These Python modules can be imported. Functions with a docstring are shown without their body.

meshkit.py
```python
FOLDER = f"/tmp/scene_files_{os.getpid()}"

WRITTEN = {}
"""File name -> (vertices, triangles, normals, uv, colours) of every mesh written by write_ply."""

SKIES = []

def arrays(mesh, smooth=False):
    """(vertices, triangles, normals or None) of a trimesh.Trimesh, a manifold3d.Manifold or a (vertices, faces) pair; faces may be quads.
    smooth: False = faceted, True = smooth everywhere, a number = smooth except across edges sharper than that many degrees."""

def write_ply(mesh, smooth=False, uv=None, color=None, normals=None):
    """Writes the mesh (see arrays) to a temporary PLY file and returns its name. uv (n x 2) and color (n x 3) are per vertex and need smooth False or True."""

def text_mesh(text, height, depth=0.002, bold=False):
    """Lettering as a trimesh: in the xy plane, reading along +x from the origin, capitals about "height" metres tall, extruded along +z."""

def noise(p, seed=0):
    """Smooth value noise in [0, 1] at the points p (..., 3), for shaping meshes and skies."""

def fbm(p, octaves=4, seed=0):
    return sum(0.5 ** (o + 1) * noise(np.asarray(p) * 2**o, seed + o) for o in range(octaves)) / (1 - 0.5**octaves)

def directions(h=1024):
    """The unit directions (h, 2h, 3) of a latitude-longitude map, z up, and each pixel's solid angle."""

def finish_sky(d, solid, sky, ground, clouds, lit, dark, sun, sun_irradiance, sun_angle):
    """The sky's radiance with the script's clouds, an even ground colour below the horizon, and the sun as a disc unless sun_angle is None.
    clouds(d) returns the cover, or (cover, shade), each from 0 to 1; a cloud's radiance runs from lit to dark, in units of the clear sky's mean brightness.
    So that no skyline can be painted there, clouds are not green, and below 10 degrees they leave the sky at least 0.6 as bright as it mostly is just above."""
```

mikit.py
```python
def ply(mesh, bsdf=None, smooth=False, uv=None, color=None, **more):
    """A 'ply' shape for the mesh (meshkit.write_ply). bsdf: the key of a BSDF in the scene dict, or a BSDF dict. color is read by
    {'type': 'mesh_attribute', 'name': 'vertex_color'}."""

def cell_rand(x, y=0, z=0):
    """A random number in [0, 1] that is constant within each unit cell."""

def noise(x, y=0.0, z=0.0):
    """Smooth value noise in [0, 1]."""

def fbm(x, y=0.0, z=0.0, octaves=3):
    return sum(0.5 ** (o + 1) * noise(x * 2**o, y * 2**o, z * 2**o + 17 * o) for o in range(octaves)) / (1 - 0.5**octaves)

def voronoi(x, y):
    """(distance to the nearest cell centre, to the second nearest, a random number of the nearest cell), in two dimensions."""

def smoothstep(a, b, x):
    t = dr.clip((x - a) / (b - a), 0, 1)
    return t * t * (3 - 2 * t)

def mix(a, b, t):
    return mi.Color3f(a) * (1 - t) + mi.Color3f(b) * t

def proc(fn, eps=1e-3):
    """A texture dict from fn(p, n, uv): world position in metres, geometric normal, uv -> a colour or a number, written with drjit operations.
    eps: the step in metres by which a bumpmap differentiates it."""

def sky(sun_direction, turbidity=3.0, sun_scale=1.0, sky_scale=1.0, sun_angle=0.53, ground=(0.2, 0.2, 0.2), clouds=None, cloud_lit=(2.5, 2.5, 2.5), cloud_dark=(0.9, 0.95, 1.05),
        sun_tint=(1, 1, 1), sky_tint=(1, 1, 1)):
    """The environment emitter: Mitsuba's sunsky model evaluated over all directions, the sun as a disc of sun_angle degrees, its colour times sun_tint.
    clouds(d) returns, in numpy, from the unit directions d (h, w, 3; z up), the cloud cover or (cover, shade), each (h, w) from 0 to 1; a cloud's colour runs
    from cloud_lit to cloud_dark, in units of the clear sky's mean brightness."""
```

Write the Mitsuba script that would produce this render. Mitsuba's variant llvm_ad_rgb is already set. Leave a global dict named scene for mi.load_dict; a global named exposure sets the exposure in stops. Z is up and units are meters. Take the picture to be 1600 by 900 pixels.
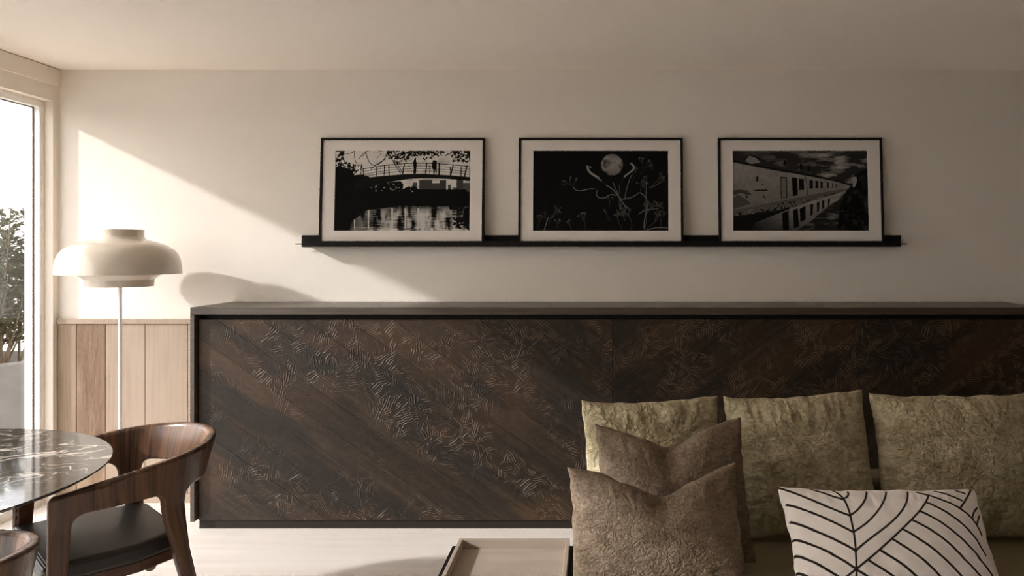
import math, random
import numpy as np
import trimesh, shapely, shapely.geometry as sg, shapely.affinity as sa, shapely.ops as so
import manifold3d as m3
import drjit as dr
import mitsuba as mi
import mikit, meshkit
from mikit import noise, fbm, mix, smoothstep, cell_rand, proc, ply

T = mi.ScalarTransform4f
scene, labels = {}, {}

# ------------------------------------------------------------------ camera, sky, sun, exposure
EYE = 1.414            # height of the lens
BACK = 4.246           # distance of the back wall
scene['camera'] = {'type': 'perspective', 'fov': math.degrees(2 * math.atan(800 / 1172)), 'fov_axis': 'x',
                   'principal_point_offset_x': -130 / 1600, 'principal_point_offset_y': 56 / 900,
                   'to_world': T().look_at(origin=[0, 0, EYE], target=[0, 1, EYE], up=[0, 0, 1]), 'near_clip': 0.05}
SUN = [-2.5, -1.0, 1.21]


def clouds(d):
    c = meshkit.fbm(d * 2.3 + 5, 4, 3)
    return np.clip(0.75 + 0.9 * (c - 0.5), 0, 1), np.clip(0.5 + 1.2 * (c - 0.5), 0, 1)


scene['sky'] = mikit.sky(SUN, turbidity=3.5, sun_scale=0.70, sky_scale=5.5, sun_angle=1.9, ground=(0.45, 0.43, 0.40), clouds=clouds,
                         cloud_lit=(2.25, 2.13, 2.04), cloud_dark=(1.34, 1.27, 1.22), sun_tint=(0.93, 1.2, 1.9), sky_tint=(1.10, 0.99, 0.92))
exposure = 2.36

# ------------------------------------------------------------------ helpers


def add(key, mesh, bsdf, smooth=False, label=None, cat=None, group=None, kind=None, **more):
    base, k = key, 0
    while key in scene:
        k += 1
        key = f'{base}_{k:03d}'
    scene[key] = ply(mesh, bsdf, smooth=smooth, **more)
    tag(key, label, cat, group, kind)
    return key


def tag(key, label=None, cat=None, group=None, kind=None):
    d = {k: v for k, v in (('label', label), ('category', cat), ('group', group), ('kind', kind)) if v}
    if d:
        labels[key] = d


def box(x0, x1, y0, y1, z0, z1):
    b = trimesh.creation.box((x1 - x0, y1 - y0, z1 - z0))
    b.apply_translation(((x0 + x1) / 2, (y0 + y1) / 2, (z0 + z1) / 2))
    return b


def bev(x0, x1, y0, y1, z0, z1, r=0.002):
    """A box with chamfered edges."""
    pts = []
    for sx in (0, 1):
        for sy in (0, 1):
            for sz in (0, 1):
                for ax in range(3):
                    q = [(x0 + r, x1 - r)[sx], (y0 + r, y1 - r)[sy], (z0 + r, z1 - r)[sz]]
                    q[ax] = ((x0, x1)[sx], (y0, y1)[sy], (z0, z1)[sz])[ax]
                    pts.append(q)
    return trimesh.convex.convex_hull(np.array(pts))


def cat_(*ms):
    return trimesh.util.concatenate(list(ms))


def mbox(x0, x1, y0, y1, z0, z1):
    return m3.Manifold.cube((x1 - x0, y1 - y0, z1 - z0)).translate((x0, y0, z0))


def tm(man):
    m = man.to_mesh()
    return trimesh.Trimesh(m.vert_properties[:, :3], m.tri_verts, process=False)


def lathe(profile, n=64):
    """Revolve (r, z) points about z."""
    return trimesh.creation.revolve(np.array(profile, float), sections=n)


def tube(pts, radii, sides=8):
    pts = np.array(pts, float)
    n = len(pts)
    radii = np.full(n, radii) if np.isscalar(radii) else np.array(radii)
    v = []
    t = np.gradient(pts, axis=0)
    t /= np.linalg.norm(t, axis=1, keepdims=True)
    up = np.array([0.31, 0.17, 0.93])
    for i in range(n):
        a = np.cross(t[i], up); a /= np.linalg.norm(a)
        b = np.cross(t[i], a)
        for k in range(sides):
            w = 2 * math.pi * k / sides
            v.append(pts[i] + radii[i] * (math.cos(w) * a + math.sin(w) * b))
    f = []
    for i in range(n - 1):
        for k in range(sides):
            p, q = i * sides + k, i * sides + (k + 1) % sides
            f += [[p, q, q + sides], [p, q + sides, p + sides]]
    c0, c1 = len(v), len(v) + 1
    v += [pts[0], pts[-1]]
    for k in range(sides):
        f += [[c0, (k + 1) % sides, k], [c1, (n - 1) * sides + k, (n - 1) * sides + (k + 1) % sides]]
    m = trimesh.Trimesh(np.array(v), np.array(f), process=False)
    m.fix_normals()
    return m


def spline(pts, n):
    from scipy.interpolate import CubicSpline
    pts = np.array(pts, float)
    s = np.r_[0, np.cumsum(np.linalg.norm(np.diff(pts, axis=0), axis=1))]
    return CubicSpline(s, pts)(np.linspace(0, s[-1], n))


def tri2d(poly):
    v, f = trimesh.creation.triangulate_polygon(poly, engine='earcut')
    return np.asarray(v), np.asarray(f)


def rounded_slab(poly, th, r, steps=3):
    """Manifold: the polygon in xy, thickness th centred on z = 0, its edges rounded by r."""
    poly = sg.polygon.orient(poly)
    rings, hs = [], []
    for i in range(steps + 1):
        a = math.pi / 2 * i / steps
        q = poly.buffer(-r * (1 - math.cos(a)), join_style='mitre') if i else poly
        rings.append(q)
        hs.append(th / 2 - r + r * math.sin(a))
    ht = {}
    V, F = [], []

    def put(v2, f2, zof, flip):
        base = sum(len(x) for x in V)
        V.append(np.column_stack([v2, zof(v2)]))
        F.append((f2[:, ::-1] if flip else f2) + base)

    for sgn in (1, -1):
        for i in range(steps):
            ann = rings[i].difference(rings[i + 1])
            keys = {}
            for j in (i, i + 1):
                for lr in [rings[j].exterior, *rings[j].interiors]:
                    for c in lr.coords:
                        keys[(round(c[0], 7), round(c[1], 7))] = hs[j]
            for g in getattr(ann, 'geoms', [ann]):
                v2, f2 = tri2d(g)
                area = np.cross(v2[f2[:, 1]] - v2[f2[:, 0]], v2[f2[:, 2]] - v2[f2[:, 0]])
                f2 = np.where(area[:, None] < 0, f2[:, ::-1], f2)
                put(v2, f2, lambda v: np.array([sgn * keys[(round(a, 7), round(b, 7))] for a, b in v]), sgn < 0)
        v2, f2 = tri2d(rings[-1])
        area = np.cross(v2[f2[:, 1]] - v2[f2[:, 0]], v2[f2[:, 2]] - v2[f2[:, 0]])
        f2 = np.where(area[:, None] < 0, f2[:, ::-1], f2)
        put(v2, f2, lambda v: np.full(len(v), sgn * hs[-1]), sgn < 0)
    for lr in [poly.exterior, *poly.interiors]:
        c = np.array(lr.coords)[:-1]
        n = len(c)
        v = np.vstack([np.column_stack([c, np.full(n, -hs[0])]), np.column_stack([c, np.full(n, hs[0])])])
        i = np.arange(n); j = (i + 1) % n
        f = np.vstack([np.stack([i, j, j + n], 1), np.stack([i, j + n, i + n], 1)])
        base = sum(len(x) for x in V)
        V.append(v); F.append(f + base)
    v, f = np.vstack(V), np.vstack(F)
    key, inv = np.unique(np.round(v, 6), axis=0, return_inverse=True)
    f = inv.ravel()[f]
    f = f[(f[:, 0] != f[:, 1]) & (f[:, 1] != f[:, 2]) & (f[:, 0] != f[:, 2])]
    man = m3.Manifold(m3.Mesh(key.astype(np.float32), f.astype(np.uint32)))
    if man.num_tri() == 0:
        raise RuntimeError(f'slab not manifold: {man.status()}')
    return man


# ------------------------------------------------------------------ materials
def mat(key, d):
    scene[key] = {'type': 'twosided', 'bsdf': d}


def pr(col, rough=0.5, spec=0.5, **k):
    return {'type': 'principled', 'base_color': col if isinstance(col, dict) else {'type': 'rgb', 'value': list(col)}, 'roughness': rough, 'specular': spec, **k}


def bump(d, fn, scale, eps=1e-3):
    return {'type': 'bumpmap', 'bsdf': d, 'scale': scale, 'arbitrary': proc(fn, eps)}


C = mi.Color3f
mat('mat_wall', pr(proc(lambda p, n, uv: mix(C(0.76, 0.71, 0.645), C(0.80, 0.755, 0.69), fbm(p.x * 2.2, p.y * 2.2 + 3, p.z * 2.2))), 0.9, 0.15))
mat('mat_ceiling', pr(proc(lambda p, n, uv: mix(C(0.75, 0.69, 0.615), C(0.775, 0.715, 0.64), fbm(p.x * 1.5, p.y * 1.5, 2.0))), 0.95, 0.1))
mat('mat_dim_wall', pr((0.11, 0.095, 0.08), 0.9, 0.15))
mat('mat_floor', pr(proc(lambda p, n, uv: mix(C(0.67, 0.615, 0.56), C(0.77, 0.725, 0.68), fbm(p.x * 1.6, p.y * 26.0, 1.0, 4))), 0.42, 0.4))
mat('mat_frame_paint', pr((0.74, 0.68, 0.60), 0.45, 0.4))
mat('mat_white_paint', pr((0.82, 0.80, 0.77), 0.5, 0.3))
mat('mat_gasket', pr((0.08, 0.08, 0.08), 0.6, 0.3))
scene['mat_glass'] = {'type': 'thindielectric', 'int_ior': 1.5, 'ext_ior': 1.0}


def oak(base, dark, off):
    def fn(p, n, uv):
        w = fbm(p.x * 9 + off, p.y * 9, p.z * 0.9, 3)
        g = fbm(p.x * 130 + off + w * 5, p.y * 130, p.z * 3.0, 2)
        k = fbm(p.x * 16 + off * 3, p.y * 16, p.z * 5, 2)
        return mix(C(*dark), C(*base), smoothstep(0.12, 0.75, 0.45 * g + 0.35 * w + 0.25 * k))
    return fn


mat('mat_oak_pale', pr(proc(oak((0.335, 0.247, 0.177), (0.225, 0.152, 0.10), 1.0)), 0.6, 0.25))
mat('mat_oak_light', pr(proc(oak((0.39, 0.308, 0.242), (0.30, 0.218, 0.16), 7.3)), 0.6, 0.25))


def oak_knotty(p, n, uv):
    wx = fbm(p.x * 7 + 3, p.z * 4.0, 5.0, 3)
    wz = fbm(p.x * 7 + 13, p.z * 4.0, 8.0, 3)
    r = dr.sin((p.x * 10 + wx * 5.0 + wz * dr.sin(p.z * 7) * 2.0) * 9.0) * 0.5 + 0.5
    f = fbm(p.x * 60, p.z * 6, 4, 2)
    big = smoothstep(0.35, 0.65, fbm(p.x * 6, p.z * 2.2 + 9, 3.0, 2))
    return mix(C(0.17, 0.105, 0.066), C(0.34, 0.242, 0.170), dr.clip(0.10 * r + 0.45 * f + 0.65 * big - 0.1, 0, 1))


mat('mat_oak_knotty', bump(pr(proc(oak_knotty), 0.6, 0.25), lambda p, n, uv: fbm(p.x * 90, p.z * 25, 2.0, 2), 0.002))
mat('mat_oak_tray', pr(proc(lambda p, n, uv: mix(C(0.29, 0.235, 0.185), C(0.42, 0.355, 0.295), fbm(p.x * 3, p.y * 22, p.z * 20, 4))), 0.55, 0.3))


# dark carved oak of the sideboard
def door_axes(p):
    s = dr.select(p.x < 0.09, 1.0, -1.0)
    along = p.x * 0.819 * s - p.z * 0.574
    across = p.x * 0.574 * s + p.z * 0.819
    return along, across


def strokes(p):
    """Short carved cuts in patches, and how much each place has of them."""
    a, c = door_axes(p)
    wx = (fbm(p.x * 9, p.z * 9, 3.0, 2) - 0.5) * 0.5
    _, _, which = mikit.voronoi(p.x * 15 + wx * 2, p.z * 15 + wx)
    th = (0.61 + (which - 0.5) * 2.8) * dr.select(p.x < 0.09, 1.0, -1.0)
    along = p.x * dr.cos(th) - p.z * dr.sin(th)
    ph = p.x * dr.sin(th) + p.z * dr.cos(th)
    wv = fbm(p.x * 30, p.z * 30, 6.0, 2)
    line = 0.5 + 0.5 * dr.sin(ph * 520 + wv * 8)
    brk = smoothstep(0.36, 0.62, noise(along * 30 + which * 40, ph * 83, which * 9))
    m = smoothstep(0.34, 0.58, fbm(a * 2.2, c * 7.5, 1.0, 2)) * smoothstep(0.2, 0.5, noise(p.x * 14, p.z * 14, 4.0))
    return line * line * brk, 0.15 + 0.85 * m, a, c


def carved_h(p, n, uv):
    l, m, a, c = strokes(p)
    return l * m + 0.12 * fbm(a * 22, c * 260, 7.0, 2)


def carved_c(tone):
    def fn(p, n, uv):
        l, m, a, c = strokes(p)
        g = fbm(a * 5, c * 60, 2.0, 3)
        k = smoothstep(0.50, 0.72, fbm(a * 2.2 + 4, c * 8, 6.0, 3))
        warm = smoothstep(0.45, 0.7, fbm(p.x * 2.5 + 1, p.z * 3 + 4, 1.0, 2))
        c0 = mix(C(0.013, 0.0085, 0.006), C(0.038, 0.025, 0.0165), g * tone)
        c1 = mix(mix(c0, C(0.056, 0.030, 0.015) * tone, warm * 0.55), C(0.013, 0.011, 0.010), k * 0.7)
        return c1 + C(0.082, 0.058, 0.041) * (l * m) * (1 - 0.5 * k)
    return fn


for i_, tone in enumerate((0.75, 1.0, 1.25)):
    mat(f'mat_carved_{i_}', bump(pr(proc(carved_c(tone)), 0.5, 0.3), carved_h, 0.0028, 7e-4))
mat('mat_dark_oak', bump(pr(proc(lambda p, n, uv: mix(C(0.042, 0.030, 0.022), C(0.085, 0.063, 0.048), fbm(p.x * 5, p.y * 60, p.z * 60, 3))), 0.36, 0.6),
                         lambda p, n, uv: fbm(p.x * 12, p.y * 150, p.z * 150, 2), 0.0006))
mat('mat_plinth', pr((0.022, 0.017, 0.013), 0.6, 0.2))
mat('mat_black_gap', pr((0.012, 0.011, 0.010), 0.7, 0.2))
mat('mat_black_metal', pr((0.007, 0.0065, 0.006), 0.6, 0.15))
mat('mat_mat_board', pr((0.74, 0.69, 0.65), 0.9, 0.1))
mat('mat_print', pr({'type': 'mesh_attribute', 'name': 'vertex_color'}, 0.9, 0.05))
mat('mat_lamp', {'type': 'plastic', 'diffuse_reflectance': {'type': 'rgb', 'value': [0.84, 0.795, 0.73]}, 'int_ior': 1.65, 'nonlinear': True})
mat('mat_lamp_stem', pr((0.82, 0.79, 0.74), 0.3, 0.5))


def walnut(p, n, uv):
    s, t = uv.x, uv.y
    w = fbm(s * 9, t * 2.2, 3.0, 3)
    band = fbm(s * 26 + w * 4, t * 1.2, 1.0, 3)
    fine = fbm(s * 170 + w * 8, t * 5.0, 8.0, 2)
    k = smoothstep(0.25, 0.75, 0.65 * band + 0.35 * fine)
    return mix(C(0.035, 0.0145, 0.007), C(0.150, 0.069, 0.032), k)


mat('mat_walnut', pr(proc(walnut), 0.28, 0.5, clearcoat=0.35, clearcoat_gloss=0.85))
mat('mat_leather', bump(pr((0.022, 0.020, 0.019), 0.40, 0.5), lambda p, n, uv: fbm(p.x * 260, p.y * 260, p.z * 260, 2), 0.0004, 6e-4))


def marble(p, n, uv):
    x = p.x * 0.94 + p.y * 0.34
    y = p.y * 0.94 - p.x * 0.34
    wx = fbm(x * 5, y * 5, 1.0, 4) - 0.5
    wy = fbm(x * 5 + 9, y * 5, 4.0, 4) - 0.5
    v1 = dr.abs(fbm(x * 2.4 + wx * 1.3, y * 7.5 + wy * 2.2, 2.0, 3) - 0.5)
    v2 = dr.abs(fbm(x * 6 + wx * 3 + 7, y * 15 + wy * 3, 6.0, 3) - 0.5)
    m = smoothstep(0.46, 0.66, fbm(x * 2.0 + 3, y * 4.0, 9.0, 2))
    a = (1 - smoothstep(0.0, 0.016, v1)) * (0.25 + 0.75 * m) + 0.8 * (1 - smoothstep(0.0, 0.018, v2)) * m * m
    base = mix(C(0.017, 0.012, 0.009), C(0.046, 0.033, 0.025), fbm(x * 4, y * 11, 3.0, 4))
    return mix(base, C(0.60, 0.53, 0.47), dr.clip(a, 0, 1))


mat('mat_marble', pr(proc(marble), 0.06, 0.35))


def crinkle(s):
    def fn(p, n, uv):
        x, y = uv.x * s, uv.y * s
        wx = fbm(x * 0.5, y * 0.5, 1.0, 2) * 2.6
        wy = fbm(x * 0.5 + 7, y * 0.5, 5.0, 2) * 2.6
        a = dr.abs(noise(x + wx * 1.5, y * 1.5 + wy * 1.5, 3.0) - 0.5) * 2
        return smoothstep(0.0, 0.5, a) + 0.5 * fbm(x * 3, y * 3, 2.0, 2)
    return fn


def velvet(c0, c1, s):
    nap = crinkle(s)
    return lambda p, n, uv: mix(C(*c0), C(*c1), smoothstep(0.25, 0.75, 0.6 * fbm(uv.x * s * 0.16, uv.y * s * 0.16, 2.0, 3) + 0.4 * fbm(uv.x * s, uv.y * s * 1.2, 4.0, 2))) * (0.76 + 0.20 * nap(p, n, uv))


mat('mat_olive', bump(pr(proc(velvet((0.30, 0.25, 0.15), (0.50, 0.435, 0.295), 95)), 0.75, 0.25, sheen=0.5, sheen_tint=0.6), crinkle(62), 0.0042, 1e-3))
mat('mat_taupe', bump(pr(proc(velvet((0.125, 0.088, 0.057), (0.205, 0.152, 0.106), 120)), 0.7, 0.3, sheen=0.6, sheen_tint=0.5), crinkle(95), 0.0022, 1e-3))
mat('mat_sofa', bump(pr((0.17, 0.138, 0.082), 0.85, 0.2, sheen=0.3), lambda p, n, uv: fbm(p.x * 60, p.y * 60, p.z * 60, 2), 0.002))
mat('mat_linen', bump(pr({'type': 'mesh_attribute', 'name': 'vertex_color'}, 0.9, 0.15), lambda p, n, uv: fbm(uv.x * 240, uv.y * 240, 2.0, 2), 0.0008, 8e-4))
mat('mat_concrete', pr(proc(lambda p, n, uv: mix(C(0.13, 0.122, 0.116), C(0.19, 0.178, 0.170), fbm(p.x * 9, p.y * 9, p.z * 14, 4))), 0.85, 0.2))
mat('mat_soil', pr((0.06, 0.045, 0.035), 0.95, 0.1))
mat('mat_terrace', pr((0.42, 0.40, 0.375), 0.8, 0.2))
mat('mat_stem', pr((0.13, 0.10, 0.06), 0.8, 0.2))
for i_, c_ in enumerate(((0.030, 0.036, 0.016), (0.048, 0.055, 0.026), (0.075, 0.080, 0.040))):
    scene[f'mat_leaf_{i_}'] = {'type': 'principledthin', 'base_color': {'type': 'rgb', 'value': list(c_)}, 'roughness': 0.5, 'diff_trans': 0.5, 'spec_trans': 0.0}

# ------------------------------------------------------------------ the room
XL, XR, YF, ZC = -3.04, 4.3, -3.2, 2.447
add('floor', box(-3.20, XR, YF, BACK, -0.12, 0), 'mat_floor', label='pale oak floor, sunlit in front of the dark sideboard', kind='structure')
add('ceiling', box(-3.20, XR, YF, BACK + 0.15, ZC, ZC + 0.15), 'mat_ceiling', label='plain beige painted ceiling', kind='structure')
add('wall_back', box(-3.20, XR, BACK, BACK + 0.15, -0.12, ZC), 'mat_wall', label='beige plaster wall behind the picture ledge', kind='structure')
add('wall_right', box(XR, XR + 0.15, YF, BACK + 0.15, -0.12, ZC), 'mat_dim_wall', label='plain wall at the right end of the room', kind='structure')
add('wall_front', box(-3.20, XR, YF - 0.15, YF, -0.12, ZC), 'mat_dim_wall', label='plain wall opposite the picture wall', kind='structure')
W1 = (0.2, 4.205, 0.0, 2.262)       # the tall window
W2 = (-1.9, -0.45, 0.0, 2.262)     # a second one nearer the camera, out of frame
wl = mbox(-3.20, XL, YF, BACK, 0, ZC)
for y0, y1, z0, z1 in (W1, W2):
    wl = wl - mbox(-3.5, -2.9, y0, y1, z0 - 0.01, z1)
add('wall_left', tm(wl), 'mat_frame_paint', label='pale painted window wall at the left', kind='structure')
add('trim_1', bev(XL, -3.022, -2.2, BACK - 0.0015, 2.349, ZC - 0.004, 0.0015), 'mat_frame_paint', label='painted blind box along the top of the window wall', kind='structure')


def window(n, y0, y1, z0, z1, lab):
    e = 0.028
    fr = mbox(-3.165, -3.095, y0, y1, z0, z1) - mbox(-3.3, -3.0, y0 + e, y1 - e, z0 + 0.05, z1 - e - 0.012)
    k = f'window_{n}'
    tag(k, lab, None, None, 'structure')
    add(k + '__frame', tm(fr), 'mat_white_paint')
    cs = mbox(-3.095, -3.088, y0, y1, z0, z1) - mbox(-3.3, -3.0, y0 + 0.012, y1 - 0.012, z0 - 0.1, z1 - 0.014)
    add(k + '__glazing_bead', tm(cs), 'mat_frame_paint')
    g = mbox(-3.133, -3.125, y0 + e, y1 - e, z0 + 0.05, z1 - e - 0.012) - mbox(-3.3, -3.0, y0 + e + 0.004, y1 - e - 0.004, z0 + 0.054, z1 - e - 0.016)
    add(k + '__gasket', tm(g), 'mat_gasket', label='dark rubber seal around the glass')
    q = trimesh.Trimesh([[-3.129, y0 + e, z0 + .05], [-3.129, y1 - e, z0 + .05], [-3.129, y1 - e, z1 - e - .012], [-3.129, y0 + e, z1 - e - .012]], [[0, 1, 2], [0, 2, 3]], process=False)
    add(k + '__pane', q, 'mat_glass', label='clear window glass')


window(1, *W1, 'tall white-framed window beside the floor lamp')
window(2, *W2, 'second tall window nearer the camera')
add('baseboard_back', bev(-3.04, -2.058, BACK - 0.018, BACK, 0, 0.052, 0.002), 'mat_oak_light', label='pale oak skirting board under the wall planks', kind='structure')
add('wall_back__cap_rail', bev(-3.04, -2.058, BACK - 0.022, BACK, 1.009, 1.037, 0.002), 'mat_oak_light', label='pale oak cap rail above the planks')
for x0, x1, m_ in ((-3.039, -2.928, 'mat_oak_pale'), (-2.928, -2.764, 'mat_oak_knotty'), (-2.764, -2.54, 'mat_oak_light'), (-2.54, -2.30, 'mat_oak_light'), (-2.30, -2.058, 'mat_oak_light')):
    add('wall_back__plank', bev(x0 + 0.0012, x1 - 0.0012, BACK - 0.013, BACK, 0.052, 1.009, 0.002), m_)

# ------------------------------------------------------------------ terrace outside
add('terrace', box(-9, -3.20, -4, 9, -0.2, -0.04), 'mat_terrace', label='grey terrace floor outside the window', kind='structure')
PX, PY = -4.23, 5.12
pot = lathe([(0, -0.04), (0.30, -0.04), (0.33, 0.0), (0.40, 0.35), (0.43, 0.62), (0.44, 0.67), (0.43, 0.685), (0.405, 0.685), (0.395, 0.66), (0.38, 0.60), (0, 0.60)], 72)
pot.apply_translation((PX, PY, 0))
add('planter', pot, 'mat_concrete', smooth=35, label='large round grey concrete planter on the terrace outside the window', cat='planter')
soil = lathe([(0, 0.60), (0.375, 0.60), (0.377, 0.612), (0.2, 0.625), (0, 0.63)], 40)
soil.apply_translation((PX, PY, 0))
add('planter__soil', soil, 'mat_soil', smooth=True)
rng = np.random.default_rng(5)


def leaf_mesh(base, d, up, L, w):
    d = d / np.linalg.norm(d)
    side = np.cross(d, up); side /= np.linalg.norm(side) + 1e-9
    nrm = np.cross(side, d)
    ts = (0, 0.18, 0.4, 0.65, 0.85, 1.0)
    ws = (0.05, 0.55, 1.0, 0.85, 0.45, 0.0)
    v = []
    for t, q in zip(ts, ws):
        c = base + d * L * t - nrm * L * 0.18 * t * t
        v += [c - side * w * q / 2 + nrm * w * 0.15 * q, c, c + side * w * q / 2 + nrm * w * 0.15 * q]
    f = []
    for i in range(5):
        a = i * 3
        f += [[a, a + 3, a + 1], [a + 1, a + 3, a + 4], [a + 1, a + 4, a + 2], [a + 2, a + 4, a + 5]]
    return trimesh.Trimesh(v, f, process=False)


tag('shrub', 'leafy green shrub growing in the concrete planter outside the window', 'plant')
lv = []
for i in range(34):
    a = rng.uniform(0, 2 * math.pi)
    r0, r1 = rng.uniform(0.02, 0.25), 0.38 * math.sqrt(rng.uniform(0.03, 1))
    h = rng.uniform(0.85, 1.42) * (1.0 - 0.30 * (r1 / 0.38) ** 2)
    p0 = np.array([PX + r0 * math.cos(a), PY + r0 * math.sin(a), 0.60])
    p1 = np.array([PX + r1 * math.cos(a + 0.3), PY + r1 * math.sin(a + 0.3), 0.62 + h])
    mid = (p0 + p1) / 2 + rng.normal(0, 0.03, 3) + np.array([math.cos(a), math.sin(a), 0]) * r1 * 0.15
    pts = spline([p0, mid, p1], 14)
    add('shrub__stem', tube(pts, np.linspace(0.009, 0.003, 14), 6), 'mat_stem', smooth=True)
    for j in range(120):
        t = rng.uniform(0.18, 1.0) ** 0.8
        q = pts[int(t * 13)] + rng.normal(0, 0.012, 3)
        b = rng.uniform(0, 2 * math.pi)
        d = np.array([math.cos(b), math.sin(b), rng.uniform(0.1, 1.0)])
        if rng.uniform() < 0.55:
            tw = d * rng.uniform(0.02, 0.09); q = q + tw
        lv.append((q, leaf_mesh(q, d, np.array([0, 0, 1.0]) + rng.normal(0, 0.25, 3), rng.uniform(0.055, 0.095), rng.uniform(0.02, 0.032)), int(rng.integers(3))))


def in_view(q):
    x = 930 + 1172 * q[0] / q[1]
    return -5 < x < 45


near = sorted([l for l in lv if in_view(l[0])], key=lambda l: l[0][1])[:280]
ids = {id(l) for l in near}
for q, m, c in near:
    add('shrub__leaf', m, f'mat_leaf_{c}', smooth=True)
add('shrub__foliage', cat_(*[l[1] for l in lv if id(l) not in ids]), 'mat_leaf_1', smooth=True, kind='stuff', label='dense small green leaves')

# ------------------------------------------------------------------ the long dark sideboard
CX0, CX1, CF, CT = -2.054, 2.297, 3.803, 1.134
tag('sideboard', 'long dark carved-oak sideboard standing along the wall under the picture ledge', 'sideboard')
add('sideboard__top', bev(CX0, CX1, CF, BACK - 0.002, CT - 0.037, CT, 0.0015), 'mat_dark_oak')
add('sideboard__side_panel', bev(CX0, CX0 + 0.021, CF, BACK - 0.002, 0.046, CT - 0.037, 0.001), 'mat_dark_oak')
add('sideboard__side_panel', bev(CX1 - 0.021, CX1, CF, BACK - 0.002, 0.046, CT - 0.037, 0.001), 'mat_dark_oak')
add('sideboard__carcass', box(CX0 + 0.021, CX1 - 0.021, CF + 0.062, BACK - 0.004, 0.043, CT - 0.037), 'mat_black_gap')
add('sideboard__plinth', bev(CX0 + 0.027, CX1 - 0.027, CF + 0.036, BACK - 0.02, 0, 0.0428, 0.001), 'mat_plinth')
random.seed(4)
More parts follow.
